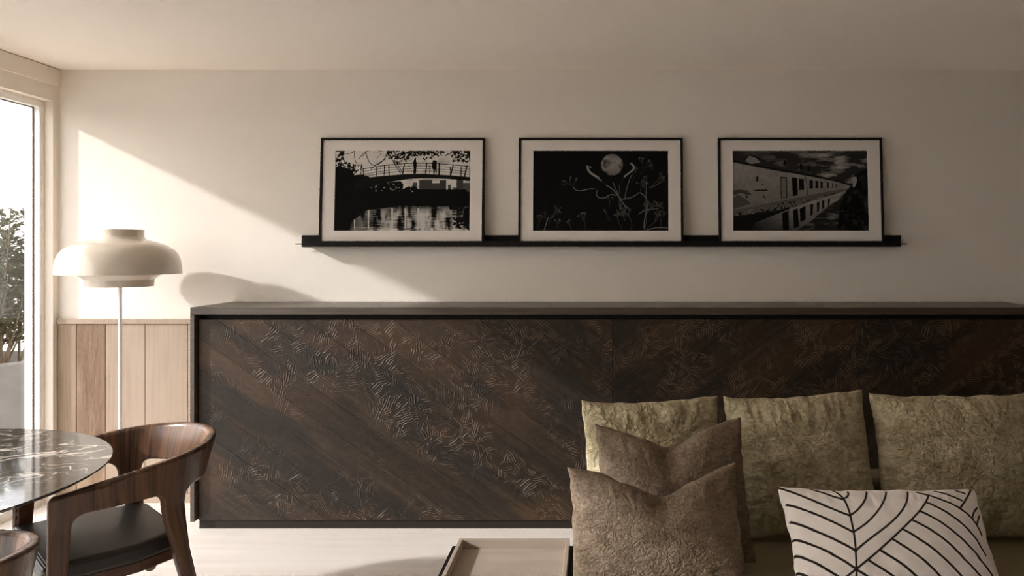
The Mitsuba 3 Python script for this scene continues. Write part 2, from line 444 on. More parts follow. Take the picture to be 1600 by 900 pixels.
for dx0, dx1, sgn in ((CX0 + 0.030, 0.088, 1), (0.0915, CX1 - 0.030, -1)):
    dk = add('sideboard__door', box(dx0, dx1, CF + 0.038, CF + 0.060, 0.045, 1.069), 'mat_dark_oak')
    rect = sg.box(dx0, 0.045, dx1, 1.069)
    a_ = math.radians(-35 * sgn)
    wdt = 0.128
    cx, cz = (dx0 + dx1) / 2, 0.55
    for k in range(-12, 13):
        st = sg.box(-3, k * wdt + 0.0005, 3, (k + 1) * wdt - 0.0005)
        st = sa.translate(sa.rotate(st, math.degrees(a_), origin=(0, 0)), cx, cz).intersection(rect)
        if st.is_empty or st.area < 1e-4:
            continue
        th = 0.010 + random.choice((0, 0.0008, 0.0014))
        m = trimesh.creation.extrude_polygon(st, th, engine='earcut')
        v = m.vertices.copy()
        m.vertices = np.column_stack([v[:, 0], CF + 0.038 - v[:, 2], v[:, 1]])
        m.fix_normals()
        add(dk + '__plank', m, f'mat_carved_{random.randrange(3)}')

# ------------------------------------------------------------------ picture ledge and framed prints
tag('picture_ledge', 'long black metal picture ledge on the wall carrying the three frames', 'shelf')
LX0, LX1, LF = -1.62, 1.684, BACK - 0.086
ZB, ZL, ZT = EYE + 0.030, EYE + 0.062, EYE + 0.096
add('picture_ledge__back_plate', bev(LX0 - 0.04, LX1 + 0.045, BACK - 0.006, BACK, ZB, ZT, 0.0005), 'mat_black_metal')
add('picture_ledge__tray', bev(LX0, LX1, LF, BACK - 0.006, ZB, ZB + 0.006, 0.0005), 'mat_black_metal')
add('picture_ledge__front_lip', bev(LX0, LX1, LF, LF + 0.006, ZB + 0.006, ZL, 0.0005), 'mat_black_metal')
for s_ in (LX0, LX1):
    d_ = -1 if s_ < 0 else 1
    add('picture_ledge__end_pin', tube([[s_ - d_ * 0.004, LF + 0.05, ZB + 0.016], [s_ + d_ * 0.062, LF + 0.05, ZB + 0.016]], 0.003, 8), 'mat_black_metal')


class Canvas:
    """A print as tones on a grid; coordinates x0..x1 to the right, y0..y1 downwards."""

    def __init__(s, x0, x1, y0, y1, nx, ny, bg):
        s.x0, s.x1, s.y0, s.y1, s.nx, s.ny = x0, x1, y0, y1, nx, ny
        s.X, s.Y = np.meshgrid(np.linspace(x0, x1, nx * 2), np.linspace(y0, y1, ny * 2))
        s.a = np.full(s.X.shape, float(bg))

    def mask(s, g):
        m = np.zeros(s.X.shape, bool)
        if g.is_empty:
            return m
        b = g.bounds
        i0 = max(0, int((b[0] - s.x0) / (s.x1 - s.x0) * (2 * s.nx - 1))); i1 = min(2 * s.nx, int((b[2] - s.x0) / (s.x1 - s.x0) * (2 * s.nx - 1)) + 2)
        j0 = max(0, int((b[1] - s.y0) / (s.y1 - s.y0) * (2 * s.ny - 1))); j1 = min(2 * s.ny, int((b[3] - s.y0) / (s.y1 - s.y0) * (2 * s.ny - 1)) + 2)
        if i1 > i0 and j1 > j0:
            m[j0:j1, i0:i1] = shapely.contains_xy(g, s.X[j0:j1, i0:i1], s.Y[j0:j1, i0:i1])
        return m

    def poly(s, pts, val):
        g = sg.Polygon(pts).buffer(0) if not hasattr(pts, 'bounds') else pts
        m = s.mask(g)
        s.a[m] = val[m] if isinstance(val, np.ndarray) else val
        return m

    def stroke(s, pts, w, val, curve=True):
        if curve and len(pts) > 2:
            pts = spline(pts, 8 * len(pts))
        s.poly(sg.LineString(pts).buffer(w / 2), val)

    def blob(s, x, y, rx, ry, ang, val):
        s.poly(sa.translate(sa.rotate(sa.scale(sg.Point(0, 0).buffer(1, 6), rx, ry), ang), x, y), val)

    def n(s, fx, fy, seed=0, o=3):
        return meshkit.fbm(np.stack([s.X * fx, s.Y * fy, 0 * s.X + 0.5], -1), o, seed)

    def tones(s):
        return s.a.reshape(s.ny, 2, s.nx, 2).mean((1, 3))


def print_bridge():
    r = random.Random(11)
    c = Canvas(206, 1102, 171, 708, 380, 228, 0.60)
    c.a = 0.60 - 0.25 * np.clip((c.n(.012, .03, 1) - 0.5) * 3, 0, 1)
    D = 0.007
    for b in ((720, 385, 750, 425, .06), (765, 368, 850, 455, .05), (850, 390, 900, 460, .055), (900, 370, 943, 445, .04), (955, 400, 975, 450, .07), (1012, 368, 1057, 450, .05), (1057, 388, 1102, 452, .07), (985, 420, 1012, 450, .08)):
        c.poly(sg.box(*b[:4]), b[4])
    wy = np.clip((c.Y - 535) / 60, 0, 1)
    lx = np.clip((c.X - 300) / 330, 0, 1)
    strk = c.n(.022, .006, 5)
    rip = c.n(.02, .16, 8)
    wat = D + 0.5 * wy * lx * np.clip((strk - 0.36) * 5 + (rip - .5) * 1.6, 0, 1) + 0.25 * np.clip((c.Y - 660) / 50, 0, 1) * np.clip((rip - .5) * 6, 0, 1) * (c.X > 320)
    c.poly(sg.box(206, 500, 1102, 708), wat)
    for x, w in ((432, 9), (588, 12), (675, 8), (760, 9), (340, 7)):
        c.stroke([(x, 560 if x != 340 else 620), (x + 1, 690)], w, 0.5, False)
    ptsl = [(206, 285), (235, 270), (262, 285), (300, 292), (335, 335), (380, 330), (430, 345), (470, 380), (560, 385), (640, 375), (660, 400), (655, 430), (690, 412), (735, 408), (775, 445), (830, 428), (870, 458), (920, 430), (1000, 452), (1102, 448), (1102, 545), (900, 545), (640, 540), (520, 560), (420, 570), (330, 640), (300, 708), (206, 708)]
    c.poly(ptsl, D)
    for _ in range(70):
        c.blob(r.uniform(420, 720), r.uniform(385, 445), r.uniform(2, 7), r.uniform(1, 4), r.uniform(0, 180), 0.35 if r.random() < .5 else D)
    for x in range(760, 1060, 42):
        c.blob(x, 452, 34, 22, 0, D)
    top = [(330, 380), (430, 352), (560, 338), (700, 328), (850, 330), (980, 338), (1110, 350)]
    low = [(1110, 377), (980, 364), (850, 357), (700, 362), (560, 385), (430, 415), (330, 440)]
    c.poly(list(spline(top, 40)) + list(spline(low, 40)), 0.010)
    for off, w in ((0, 5), (18, 3), (36, 3), (52, 3)):
        c.stroke([(385, 296 + off), (480, 278 + off), (590, 264 + off), (720, 256 + off), (900, 260 + off), (1102, 279 + off)], w, 0.03)
    for x0, x1, y0, y1, w in ((392, 396, 292, 345, 7), (478, 480, 278, 342, 6), (532, 530, 270, 338, 5), (560, 565, 268, 335, 6), (664, 654, 262, 328, 8), (812, 806, 258, 328, 8), (832, 832, 270, 328, 5), (897, 895, 258, 330, 11), (988, 972, 268, 338, 8), (968, 970, 280, 335, 5), (1042, 1040, 285, 342, 7), (1080, 1064, 275, 345, 9), (1100, 1100, 280, 350, 6)):
        c.stroke([(x0, y0), (x1, y1)], w, D, False)
    c.stroke([(578, 225), (640, 325)], 5, D, False); c.stroke([(600, 235), (655, 325)], 4, D, False)
    c.poly([(722, 250), (728, 232), (735, 217), (742, 222), (741, 238), (746, 258), (744, 300), (742, 326), (724, 326), (726, 290)], 0.006)
    c.poly([(848, 260), (854, 236), (862, 232), (866, 240), (872, 234), (878, 244), (880, 280), (880, 330), (873, 330), (870, 295), (864, 330), (857, 330), (856, 295), (847, 292)], 0.006)
    for pts, w in (([(248, 190), (258, 230), (300, 270), (345, 320)], 6), ([(332, 172), (335, 230), (350, 262)], 4), ([(405, 175), (420, 225), (455, 268), (520, 240), (545, 180)], 5), ([(380, 215), (412, 178)], 3), ([(440, 300), (500, 250), (535, 230)], 4), ([(360, 230), (410, 178), (520, 180)], 4), ([(246, 180), (300, 190), (330, 175)], 4), ([(935, 205), (990, 175)], 6), ([(660, 185), (645, 250)], 4), ([(480, 225), (510, 190)], 3)):
        c.stroke(pts, w, 0.02)
    for n_, x0, x1, y0, y1 in ((34, 206, 262, 171, 245), (50, 545, 690, 171, 225), (60, 690, 800, 171, 205), (46, 790, 925, 171, 228), (60, 975, 1100, 171, 245), (20, 560, 690, 215, 260), (26, 290, 380, 270, 330), (40, 206, 330, 255, 310)):
        for _ in range(n_):
            c.blob(r.uniform(x0, x1), y0 + (y1 - y0) * r.random() ** 1.5, r.uniform(6, 14), r.uniform(3, 6), r.uniform(0, 180), D)
    c.poly([(1060, 171), (1102, 171), (1102, 260), (1085, 200)], D)
    c.poly([(1062, 560), (1102, 545), (1102, 708), (1085, 700), (1075, 655), (1050, 640)], D)
    for _ in range(36):
        c.blob(r.uniform(1000, 1095), r.uniform(625, 690) - 40 * r.random() * 0, r.uniform(8, 16), r.uniform(4, 8), r.uniform(0, 180), D)
    c.blob(978, 552, 14, 18, 0, D); c.blob(1045, 555, 12, 10, 0, D)
    return c.tones()


def twigs(c, r, x, y, ang, L, w, depth, val, blobs=True):
    x1, y1 = x + L * math.cos(ang), y + L * math.sin(ang)
    mx, my = (x + x1) / 2 + r.gauss(0, L * .08), (y + y1) / 2 + r.gauss(0, L * .08)
    c.stroke([(x, y), (mx, my), (x1, y1)], w, val * r.uniform(.6, 1.1))
    if depth > 0:
        for k in range(r.randint(2, 3)):
            twigs(c, r, x1, y1, ang + r.uniform(-.75, .75), L * r.uniform(.5, .75), max(2.0, w * .7), depth - 1, val, blobs)
    elif blobs and r.random() < .8:
        c.blob(x1, y1, r.uniform(2, 5), r.uniform(2, 4), 0, val * r.uniform(.7, 1.6))


def print_moon():
    r = random.Random(7)
    c = Canvas(188, 1090, 173, 709, 380, 228, 0.007)
    up = -math.pi / 2
    for x, y, a, L, w, d in ((265, 705, up + .25, 60, 7, 3), (300, 650, up + .5, 50, 5, 3), (215, 700, up + .3, 50, 4, 3), (532, 705, up - .05, 60, 5, 3), (515, 640, up + .2, 30, 4, 2), (440, 700, up - .2, 30, 4, 2), (780, 705, up - .4, 60, 5, 3), (840, 700, up, 60, 5, 3), (800, 640, up - .3, 45, 5, 3), (930, 700, up + .1, 90, 7, 3), (940, 480, up - .2, 60, 6, 3), (950, 690, up + .9, 60, 6, 3), (1000, 640, up + .3, 50, 5, 3), (1040, 700, up, 60, 5, 3), (1060, 600, up - .2, 40, 4, 2), (905, 450, up + .3, 40, 4, 3), (960, 420, up + .9, 60, 4, 3), (440, 405, math.pi + .4, 30, 4, 2), (440, 405, up - .3, 30, 4, 2), (455, 410, up + .5, 30, 4, 2), (700, 540, up, 30, 4, 3), (850, 380, up + .4, 50, 3, 3), (900, 330, up + .5, 50, 3, 3), (700, 640, up - .5, 40, 4, 2), (890, 600, up + .8, 40, 4, 2), (345, 690, up + .3, 30, 4, 2)):
        twigs(c, r, x, y, a, L * 0.95, w * 0.6, d, 0.07)
    m = c.poly(sg.Point(715, 268).buffer(72, 32), 0.2)
    shade = np.clip(0.26 - 0.25 * np.clip((c.n(.018, .02, 3) - .45) * 3, 0, 1) - .0016 * np.clip(c.Y - 262, 0, 90), 0.02, 1)
    c.a[m] = shade[m]
    for pts, w in (([(455, 412), (480, 440), (540, 435), (600, 432)], 8), ([(615, 440), (628, 488), (660, 490), (700, 470), (740, 475)], 8), ([(675, 405), (725, 440), (765, 490), (808, 555)], 11), ([(765, 490), (770, 570)], 8), ([(720, 385), (735, 420), (760, 480)], 7), ([(850, 330), (820, 400), (800, 500)], 7), ([(775, 495), (840, 488), (892, 455)], 8), ([(900, 455), (940, 490), (938, 600), (930, 700)], 9), ([(940, 490), (945, 370)], 5), ([(940, 570), (1020, 560)], 6), ([(895, 595), (940, 570)], 6), ([(945, 705), (1000, 690), (1090, 692)], 9), ([(262, 705), (290, 620)], 8), ([(970, 425), (1040, 385)], 5), ([(764, 405), (764, 460)], 5)):
        c.stroke(pts, w * 0.62, 0.15)
    c.stroke([(640, 372), (680, 405)], 6, 0.02); c.stroke([(795, 350), (765, 400)], 6, 0.02)
    for pts, w in (([(552, 290), (565, 315), (590, 335), (622, 355)], 18), ([(590, 335), (642, 374)], 9), ([(550, 284), (556, 296)], 14), ([(852, 270), (860, 290), (840, 315), (800, 348)], 13), ([(845, 262), (860, 278)], 14)):
        c.stroke(pts, w * 0.75, 0.26)
    c.stroke([(545, 275), (575, 285)], 6, 0.22, False); c.stroke([(835, 255), (846, 266)], 5, 0.2, False)
    return c.tones()


def print_street():
    r = random.Random(3)
    c = Canvas(178, 1085, 172, 706, 380, 228, 0.02)
    cl = c.n(.010, .030, 2, 5)
    c.a = 0.030 + 0.42 * np.clip((cl - .47) * 4, 0, 1) * np.clip((c.X - 300) / 500, .15, 1)
    tx = c.n(.02, .03, 9, 4)
    wallv = 0.42 * (0.75 + .5 * (tx - .5)) * np.clip(1 - (c.Y - 250) / 700, .4, 1)
    c.poly([(178, 172), (262, 230), (330, 215), (560, 300), (800, 350), (940, 390), (975, 405), (975, 420), (800, 380), (560, 325), (178, 250)], 0.030)
    c.poly([(255, 235), (290, 200), (330, 215), (365, 250), (300, 262)], 0.24)
    c.poly([(250, 236), (292, 196), (400, 238), (400, 246), (292, 205), (262, 240)], .012)
    c.poly([(178, 246), (380, 280), (560, 320), (700, 345), (840, 372), (975, 408), (975, 420), (800, 448), (640, 482), (480, 515), (300, 545), (178, 575)], wallv)
    for i in range(40):
        x = 180 + i * 9.4
        c.blob(x, 246 + (x - 178) * .195, 4, 6, 0, 0.012)
    c.stroke([(178, 240), (560, 312), (800, 358), (975, 402)], 9, 0.010)
    for x, h in ((530, 18), (640, 15), (690, 12)):
        c.poly(sg.box(x - 8, 245 + (x - 530) * .2 - h + 10, x + 8, 268 + (x - 530) * .25), 0.008)
    c.poly([(178, 440), (230, 432), (285, 440), (280, 470), (235, 455), (178, 470)], .06)
    c.poly([(178, 485), (215, 465), (255, 490), (300, 525), (240, 545), (178, 560)], .08)
    c.stroke([(320, 440), (365, 436), (408, 440)], 9, .02)
    for x, y, a, b in ((385, 480, 6, 9), (397, 492, 4, 5), (378, 400, 5, 4), (290, 460, 10, 5), (270, 480, 8, 8), (400, 430, 6, 5)):
        c.blob(x, y, a, b, 20, .02)
    c.poly(sg.box(336, 345, 350, 378), .012)
    c.poly([(497, 346), (543, 350), (543, 488), (500, 492)], .012); c.poly([(503, 354), (537, 357), (537, 486), (505, 489)], .17)
    c.poly([(575, 350), (612, 355), (614, 470), (580, 476)], .008)
    c.poly([(622, 358), (655, 362), (657, 434), (624, 434)], .010)
    c.stroke([(665, 345), (672, 380), (676, 470)], 5, .03)
    for x in (692, 733, 766, 810, 845, 868, 888):
        k = (x - 690) / 200
        c.poly([(x, 368 + 26 * k), (x + 20 * (1 - k) + 4, 370 + 26 * k), (x + 20 * (1 - k) + 4, 424 - 6 * k), (x, 426 - 6 * k)], .012)
    c.poly([(178, 575), (300, 545), (480, 512), (640, 480), (800, 448), (945, 425), (945, 436), (800, 470), (640, 520), (480, 565), (178, 610)], .11)
    for _ in range(120):
        x = r.uniform(200, 760); y = 610 - (x - 178) * .21 + r.uniform(-16, 18)
        c.blob(x, y, r.uniform(5, 15) * (1 - (x - 178) / 1000), r.uniform(3, 8) * (1 - (x - 178) / 1000), r.uniform(-20, 20), r.choice((.012, .02, .12, .2)))
    c.poly([(178, 612), (480, 575), (560, 545), (520, 706), (178, 706)], .010)
    rp = c.n(.01, .05, 6)
    refl = np.clip(0.26 * (0.6 + rp) * np.clip((c.X - 250) / 300, .1, 1) * np.clip(1.25 - (c.Y - 480) / 220, .1, 1), 0, 1)
    c.poly([(290, 706), (330, 650), (560, 560), (700, 510), (940, 440), (880, 500), (780, 570), (700, 640), (600, 706)], refl)
    for pts in ([(506, 590), (550, 570), (552, 706), (510, 706)], [(580, 570), (612, 556), (618, 680), (584, 690)], [(624, 560), (664, 540), (664, 630), (628, 650)]):
        c.poly(pts, .006)
    for x in (696, 740, 775, 815):
        k = (x - 690) / 140
        c.poly([(x, 535 - 45 * k), (x + 20 - 6 * k, 528 - 45 * k), (x + 16 - 6 * k, 600 - 75 * k), (x, 612 - 75 * k)], .010)
    c.poly([(600, 706), (700, 640), (800, 570), (940, 460), (900, 540), (880, 706)], 0.020 + .16 * np.clip((c.n(.012, .05, 4) - .5) * 4, 0, 1))
    c.poly([(940, 440), (975, 400), (1000, 330), (1085, 290), (1085, 706), (870, 706), (900, 540)], 0.006 + .05 * np.clip((c.n(.03, .02, 12) - .5) * 3, 0, 1))
    c.poly([(980, 352), (1008, 345), (1014, 375), (1000, 410), (984, 420)], .32)
    for _ in range(24):
        c.blob(r.uniform(930, 1080), r.uniform(480, 690), r.uniform(2, 6), r.uniform(1, 3), 0, .05)
    c.a *= 0.8
    return c.tones()


FW, FH, FT, FB = 0.922, 0.606, 0.024, 0.0125


def frame(key, xc, tones, lab):
    """Leaning frame: local x right, y up, z towards the room."""
    tag(key, lab, 'framed print', 'framed prints on the ledge')
    yb, yt = BACK - 0.066, BACK - 0.006 - FT
    lean = math.asin((yt - yb) / FH)
    R = np.eye(4)
    R[:3, 0] = (1, 0, 0)
    R[:3, 1] = (0, math.sin(lean), math.cos(lean))
    R[:3, 2] = (0, -math.cos(lean), math.sin(lean))
    R[:3, 3] = (xc, yb + FT, ZB + 0.0065)

    def w(m):
        m = m.copy(); m.apply_transform(R); return m
    h = FW / 2
    for m in (bev(-h, h, 0, FB, 0, FT, .001), bev(-h, h, FH - FB, FH, 0, FT, .001)):
        add(key + '__rail', w(m), 'mat_black_metal')
    for m in (bev(-h, -h + FB, FB, FH - FB, 0, FT, .001), bev(h - FB, h, FB, FH - FB, 0, FT, .001)):
        add(key + '__stile', w(m), 'mat_black_metal')
    x0, x1, y0, y1 = -0.379, 0.379, 0.083, 0.535
    mb = mbox(-h + FB, h - FB, FB, FH - FB, 0.010, 0.015) - mbox(x0, x1, y0, y1, 0.0, 0.1)
    add(key + '__mat_board', w(tm(mb)), 'mat_mat_board', label='off-white passe-partout')
    add(key + '__backing_board', w(box(-h + FB, h - FB, FB, FH - FB, 0.003, 0.0095)), 'mat_mat_board')
    ny, nx = tones.shape
    X, Y = np.meshgrid(np.linspace(x0, x1, nx), np.linspace(y1, y0, ny))
    v = np.column_stack([X.ravel(), Y.ravel(), np.full(nx * ny, 0.0115)])
    i = (np.arange(ny - 1)[:, None] * nx + np.arange(nx - 1)).ravel()
    f = np.vstack([np.stack([i, i + nx, i + 1], 1), np.stack([i + 1, i + nx, i + nx + 1], 1)])
    m = trimesh.Trimesh(v, f, process=False)
    t = tones.ravel()[:, None] * np.array([1.0, 0.955, 0.90])
    add(key + '__print', w(m), 'mat_print', smooth=True, color=t, label='black and white photograph')


frame('framed_photograph', -1.082, print_bridge(), 'black framed photograph of a footbridge with people over a river')
frame('framed_photograph_001', 0.031, print_moon(), 'black framed photograph of a full moon, two birds and bare branches')
frame('framed_photograph_002', 1.152, print_street(), 'black framed photograph of old houses along a canal street')

# ------------------------------------------------------------------ floor lamp
LPX, LPY, LS = -2.466, 3.893, 301.0
tag('floor_lamp', 'white glossy floor lamp with a wide domed shade by the window', 'lamp')


def lp(px, py):
    return px / LS, EYE - (py - 394) / LS


prof = [lp(*q) for q in ((31, 360), (33, 359), (33.2, 360), (32.6, 366), (33, 370), (36, 373.5), (44, 376), (56, 379.5), (66, 384), (75, 390.5), (80.5, 398), (83.8, 407), (85.3, 417), (86, 428), (84.8, 428), (84, 417), (82, 407), (79, 399), (74, 392), (65, 386), (55, 381), (43, 377.5), (34, 375), (31, 370), (31, 360))]
prof = np.vstack([spline(prof[4:14], 40)[0:0], np.array(prof)])
sh = lathe(prof, 128); sh.apply_translation((LPX, LPY, 0))
add('floor_lamp__shade', sh, 'mat_lamp', smooth=32)
low = [lp(*q) for q in ((60, 420), (59, 426), (55, 431), (49.5, 434.5), (47.2, 437), (46.6, 441), (46, 447.5), (44.8, 447.5), (45.4, 441), (46, 437), (48.5, 434), (54, 430), (58, 426), (59, 420), (60, 420))]
lo = lathe(low, 96); lo.apply_translation((LPX, LPY, 0))
add('floor_lamp__lower_shade', lo, 'mat_lamp', smooth=32)
cap = lathe([lp(0, 363), lp(31.2, 363), lp(31.2, 365), lp(0, 365)], 64); cap.apply_translation((LPX, LPY, 0))
add('floor_lamp__cap', cap, 'mat_lamp')
sp = [tube([[LPX, LPY, lp(0, 424)[1]], [LPX + math.cos(a) * 0.196, LPY + math.sin(a) * 0.196, lp(0, 424)[1]]], 0.003, 6) for a in (0.4, 2.5, 4.6)]
add('floor_lamp__shade_holder', cat_(*sp), 'mat_lamp_stem', smooth=True)
add('floor_lamp__stem', tube([[LPX, LPY, 0.02], [LPX, LPY, 0.8], [LPX, LPY, lp(0, 364)[1]]], 0.0088, 20), 'mat_lamp_stem', smooth=40)
lb = lathe([(0, 0), (0.15, 0), (0.152, 0.004), (0.15, 0.012), (0.14, 0.016), (0.02, 0.022), (0, 0.024)], 72); lb.apply_translation((LPX, LPY, 0))
add('floor_lamp__base', lb, 'mat_lamp_stem', smooth=30)

# ------------------------------------------------------------------ round marble table
TX, TY, TR, TZ = -2.229, 2.166, 0.7045, 0.7385
tag('dining_table', 'round table with a thin dark veined marble top at the left', 'table')
tt = lathe([(0, TZ - 0.016), (TR - 0.05, TZ - 0.016), (TR - 0.012, TZ - 0.012), (TR - 0.001, TZ - 0.005), (TR, TZ - 0.003), (TR - 0.0015, TZ), (0, TZ)], 160)
tt.apply_translation((TX, TY, 0))
add('dining_table__tabletop', tt, 'mat_marble', smooth=30)
tb = lathe([(0, 0), (0.33, 0), (0.335, 0.01), (0.32, 0.022), (0.14, 0.05), (0.075, 0.14), (0.06, 0.35), (0.08, 0.58), (0.2, 0.68), (0.24, TZ - 0.016), (0, TZ - 0.016)], 72)
tb.apply_translation((TX, TY, 0))
add('dining_table__pedestal', tb, 'mat_black_metal', smooth=35)

# ------------------------------------------------------------------ walnut armchairs
half = [(0.205, 0.272), (0.10, 0.283), (0.0, 0.282), (-0.09, 0.268), (-0.165, 0.235), (-0.225, 0.180), (-0.265, 0.10), (-0.278, 0.0)]
plan = spline(half + [(f, -l) for f, l in half[-2::-1]], 400)
arc = np.r_[0, np.cumsum(np.linalg.norm(np.diff(plan, axis=0), axis=1))]
SL = arc[-1]
tan = np.gradient(plan, arc, axis=0); tan /= np.linalg.norm(tan, axis=1, keepdims=True)
nor = np.column_stack([tan[:, 1], -tan[:, 0]])          # points inwards or outwards, fixed below
if nor[200] @ np.array([-1, 0]) < 0:
    nor = -nor
H0 = SL / 2


def zt(d):            # top edge of the rail; d = distance along the rail from the middle of the back
    return 0.672 + 0.083 * (1 - np.clip(abs(d) / (H0 - 0.02), 0, 1) ** 1.7)


def zb(d):            # lower edge
    return zt(d) - (0.082 + 0.060 * (1 - np.clip(abs(d) / 0.56, 0, 1) ** 1.6))


ds = np.linspace(-H0, H0, 121)
rail2 = sg.Polygon([(d, zt(d)) for d in ds] + [(d, zb(d)) for d in ds[::-1]])
rl_s = 0.305           # where the rear legs leave the rail
shape2 = rail2
for s_ in (-1, 1):
    shape2 = shape2.union(sg.Polygon([(s_ * (H0), 0.672), (s_ * (H0 - 0.066), 0.68), (s_ * (H0 - 0.052), 0.38), (s_ * (H0 - 0.030), 0.0), (s_ * H0 - s_ * 0.002, 0.0), (s_ * H0, 0.4)]))
    a = rl_s
    shape2 = shape2.union(sg.Polygon([(s_ * (a - 0.045), zt(a) - 0.05), (s_ * (a + 0.045), zt(a) - 0.05), (s_ * (a + 0.030), 0.40), (s_ * (a + 0.0), 0.0), (s_ * (a - 0.034), 0.0), (s_ * (a - 0.026), 0.40)]))
shape2 = shape2.buffer(0.036, 8).buffer(-0.036, 8)      # inner fillets
shape2 = shape2.buffer(-0.022, 6).buffer(0.022, 6)      # outer corners
floor_cut = sg.box(-2, 0.0, 2, 2)
shape2 = shape2.intersection(floor_cut).simplify(0.0006)
if shape2.geom_type != 'Polygon':
    shape2 = max(shape2.geoms, key=lambda g: g.area)
slab = rounded_slab(shape2, 0.030, 0.0085, 3)


def warp_chair(v):
    """(along, height, depth) of the flat frame to chair space (forward, left, up)."""
    d, z, w = v[:, 0], v[:, 1], v[:, 2]
    s = np.clip(d + H0, 0, SL)
    pf, pl = np.interp(s, arc, plan[:, 0]), np.interp(s, arc, plan[:, 1])
    nf, nl = np.interp(s, arc, nor[:, 0]), np.interp(s, arc, nor[:, 1])
    q = np.hypot(nf, nl); nf, nl = nf / q, nl / q
    rear = np.clip(1 - np.abs(d) / 0.56, 0, 1)
    flare = (0.16 + 0.16 * rear) * np.clip(z - 0.56, 0, 1)      # the band leans outwards
    d0 = 0.575 - z
    drop = 0.5 * (d0 + np.sqrt(d0 * d0 + 0.012)) - 0.008
    # legs splay: rear legs run backwards, front legs a little forwards
    isrear = (np.abs(d) < 0.50)
    back = np.where(isrear, -0.19 * drop, 0.02 * drop)
    out = np.where(isrear, 0.04, 0.03) * drop * np.sign(-d)
    thick = 1.0 + 0.12 * np.clip((0.60 - z) / 0.4, 0, 1) - 0.25 * np.clip((0.35 - z) / 0.35, 0, 1)
    o = w * thick + flare
    return np.column_stack([pf + nf * o + back, pl + nl * o + out, z])


def refine(man, L=0.012):
    m = man.refine_to_length(L)
    m = m.to_mesh()
    return np.array(m.vert_properties[:, :3]), np.array(m.tri_verts)


CUT = 0.545
pieces = {}
for name, b in (('backrest_rail', mbox(-2, 2, CUT, 2, -1, 1)), ('rear_left', mbox(-0.5, 0, -1, CUT, -1, 1)), ('rear_right', mbox(0, 0.5, -1, CUT, -1, 1)),
                ('front_left', mbox(-2, -0.5, -1, CUT, -1, 1)), ('front_right', mbox(0.5, 2, -1, CUT, -1, 1))):
    v, f = refine(slab ^ b)
    pieces[name] = (v, f)
# vertex normals from the whole frame, so that the pieces meet without a crease
from scipy.spatial import cKDTree
wv, wf = refine(slab, 0.008)


def frame_normals():
    _, _, n = meshkit.arrays(trimesh.Trimesh(warp_chair(wv), wf, process=False), True)
    w = warp_chair(wv)
    vol = trimesh.Trimesh(w, wf, process=False).volume
    return cKDTree(w), n * (1 if vol > 0 else -1)


FTREE, FNORM = frame_normals()


def chair_piece(name):
    v, f = pieces[name]
    uv = np.column_stack([v[:, 0] + 3, v[:, 1]])
    w = warp_chair(v)
    m = trimesh.Trimesh(w, f, process=False)
    if m.volume < 0:
        m.invert()
    dd, ii = FTREE.query(m.vertices, k=4)
    wgt = 1 / (dd + 1e-4)
    n = (FNORM[ii] * wgt[..., None]).sum(1)
    return m, uv, n / np.linalg.norm(n, axis=1, keepdims=True)


seat_poly = sg.Polygon([(0.215, 0.262), (0.218, -0.262), (-0.05, -0.252), (-0.185, -0.205), (-0.195, -0.19), (-0.195, 0.19), (-0.185, 0.205), (-0.05, 0.252)]).buffer(-0.02).buffer(0.02)
seat_poly = seat_poly.simplify(0.001)
sv, sf = refine(rounded_slab(seat_poly, 0.066, 0.018, 4), 0.02)
sv = sv.copy()
sv[:, 2] += 0.424 + np.where(sv[:, 2] > 0, 0.010 * (1 - (sv[:, 1] / 0.27) ** 2) * (1 - (sv[:, 0] / 0.24) ** 2) - 0.006, 0)
apron_poly = sg.Polygon([(0.205, 0.250), (0.205, -0.250), (-0.05, -0.242), (-0.185, -0.195), (-0.185, 0.195), (-0.05, 0.242)])
apron = trimesh.creation.extrude_polygon(apron_poly, 0.034, engine='earcut'); apron.apply_translation((0, 0, 0.357))


def armchair(key, x, y, face_deg, lab):
    """face_deg: heading of the seat front, counter-clockwise from +x."""
    tag(key, lab, 'chair', 'walnut armchairs at the round table')
    M = trimesh.transformations.rotation_matrix(math.radians(face_deg), [0, 0, 1]); M[:3, 3] = (x, y, 0)
    for nm, part in (('backrest_rail', 'backrest_rail'), ('rear_left', 'leg'), ('rear_right', 'leg'), ('front_left', 'leg'), ('front_right', 'leg')):
        m, uv, n = chair_piece(nm)
        m.apply_transform(M)
        k = f'{key}__{part}'
        while k in scene:
            k = f'{key}__{part}_{int(k[-3:]) + 1 if k[-3:].isdigit() else 1:03d}'
        scene[k] = {'type': 'ply', 'filename': meshkit.write_ply(m, True, uv, None, n @ M[:3, :3].T), 'face_normals': False, 'bsdf': {'type': 'ref', 'id': 'mat_walnut'}}
    m = trimesh.Trimesh(sv, sf, process=False); m.apply_transform(M)
    add(f'{key}__seat', m, 'mat_leather', smooth=True, label='black leather seat pad')
    m = apron.copy(); uv = None; m.apply_transform(M)
    add(f'{key}__seat_frame', m, 'mat_walnut_apron')


mat('mat_walnut_apron', pr(proc(lambda p, n, uv: mix(C(0.04, 0.017, 0.009), C(0.13, 0.062, 0.030), fbm(p.x * 9, p.y * 9, p.z * 90, 3))), 0.3, 0.5))
armchair('armchair', -1.715, 2.61, 226, 'walnut armchair with a black leather seat beside the sideboard end')
armchair('armchair_001', -1.632, 1.65, 140, 'walnut armchair cut off by the lower left corner of the photo')

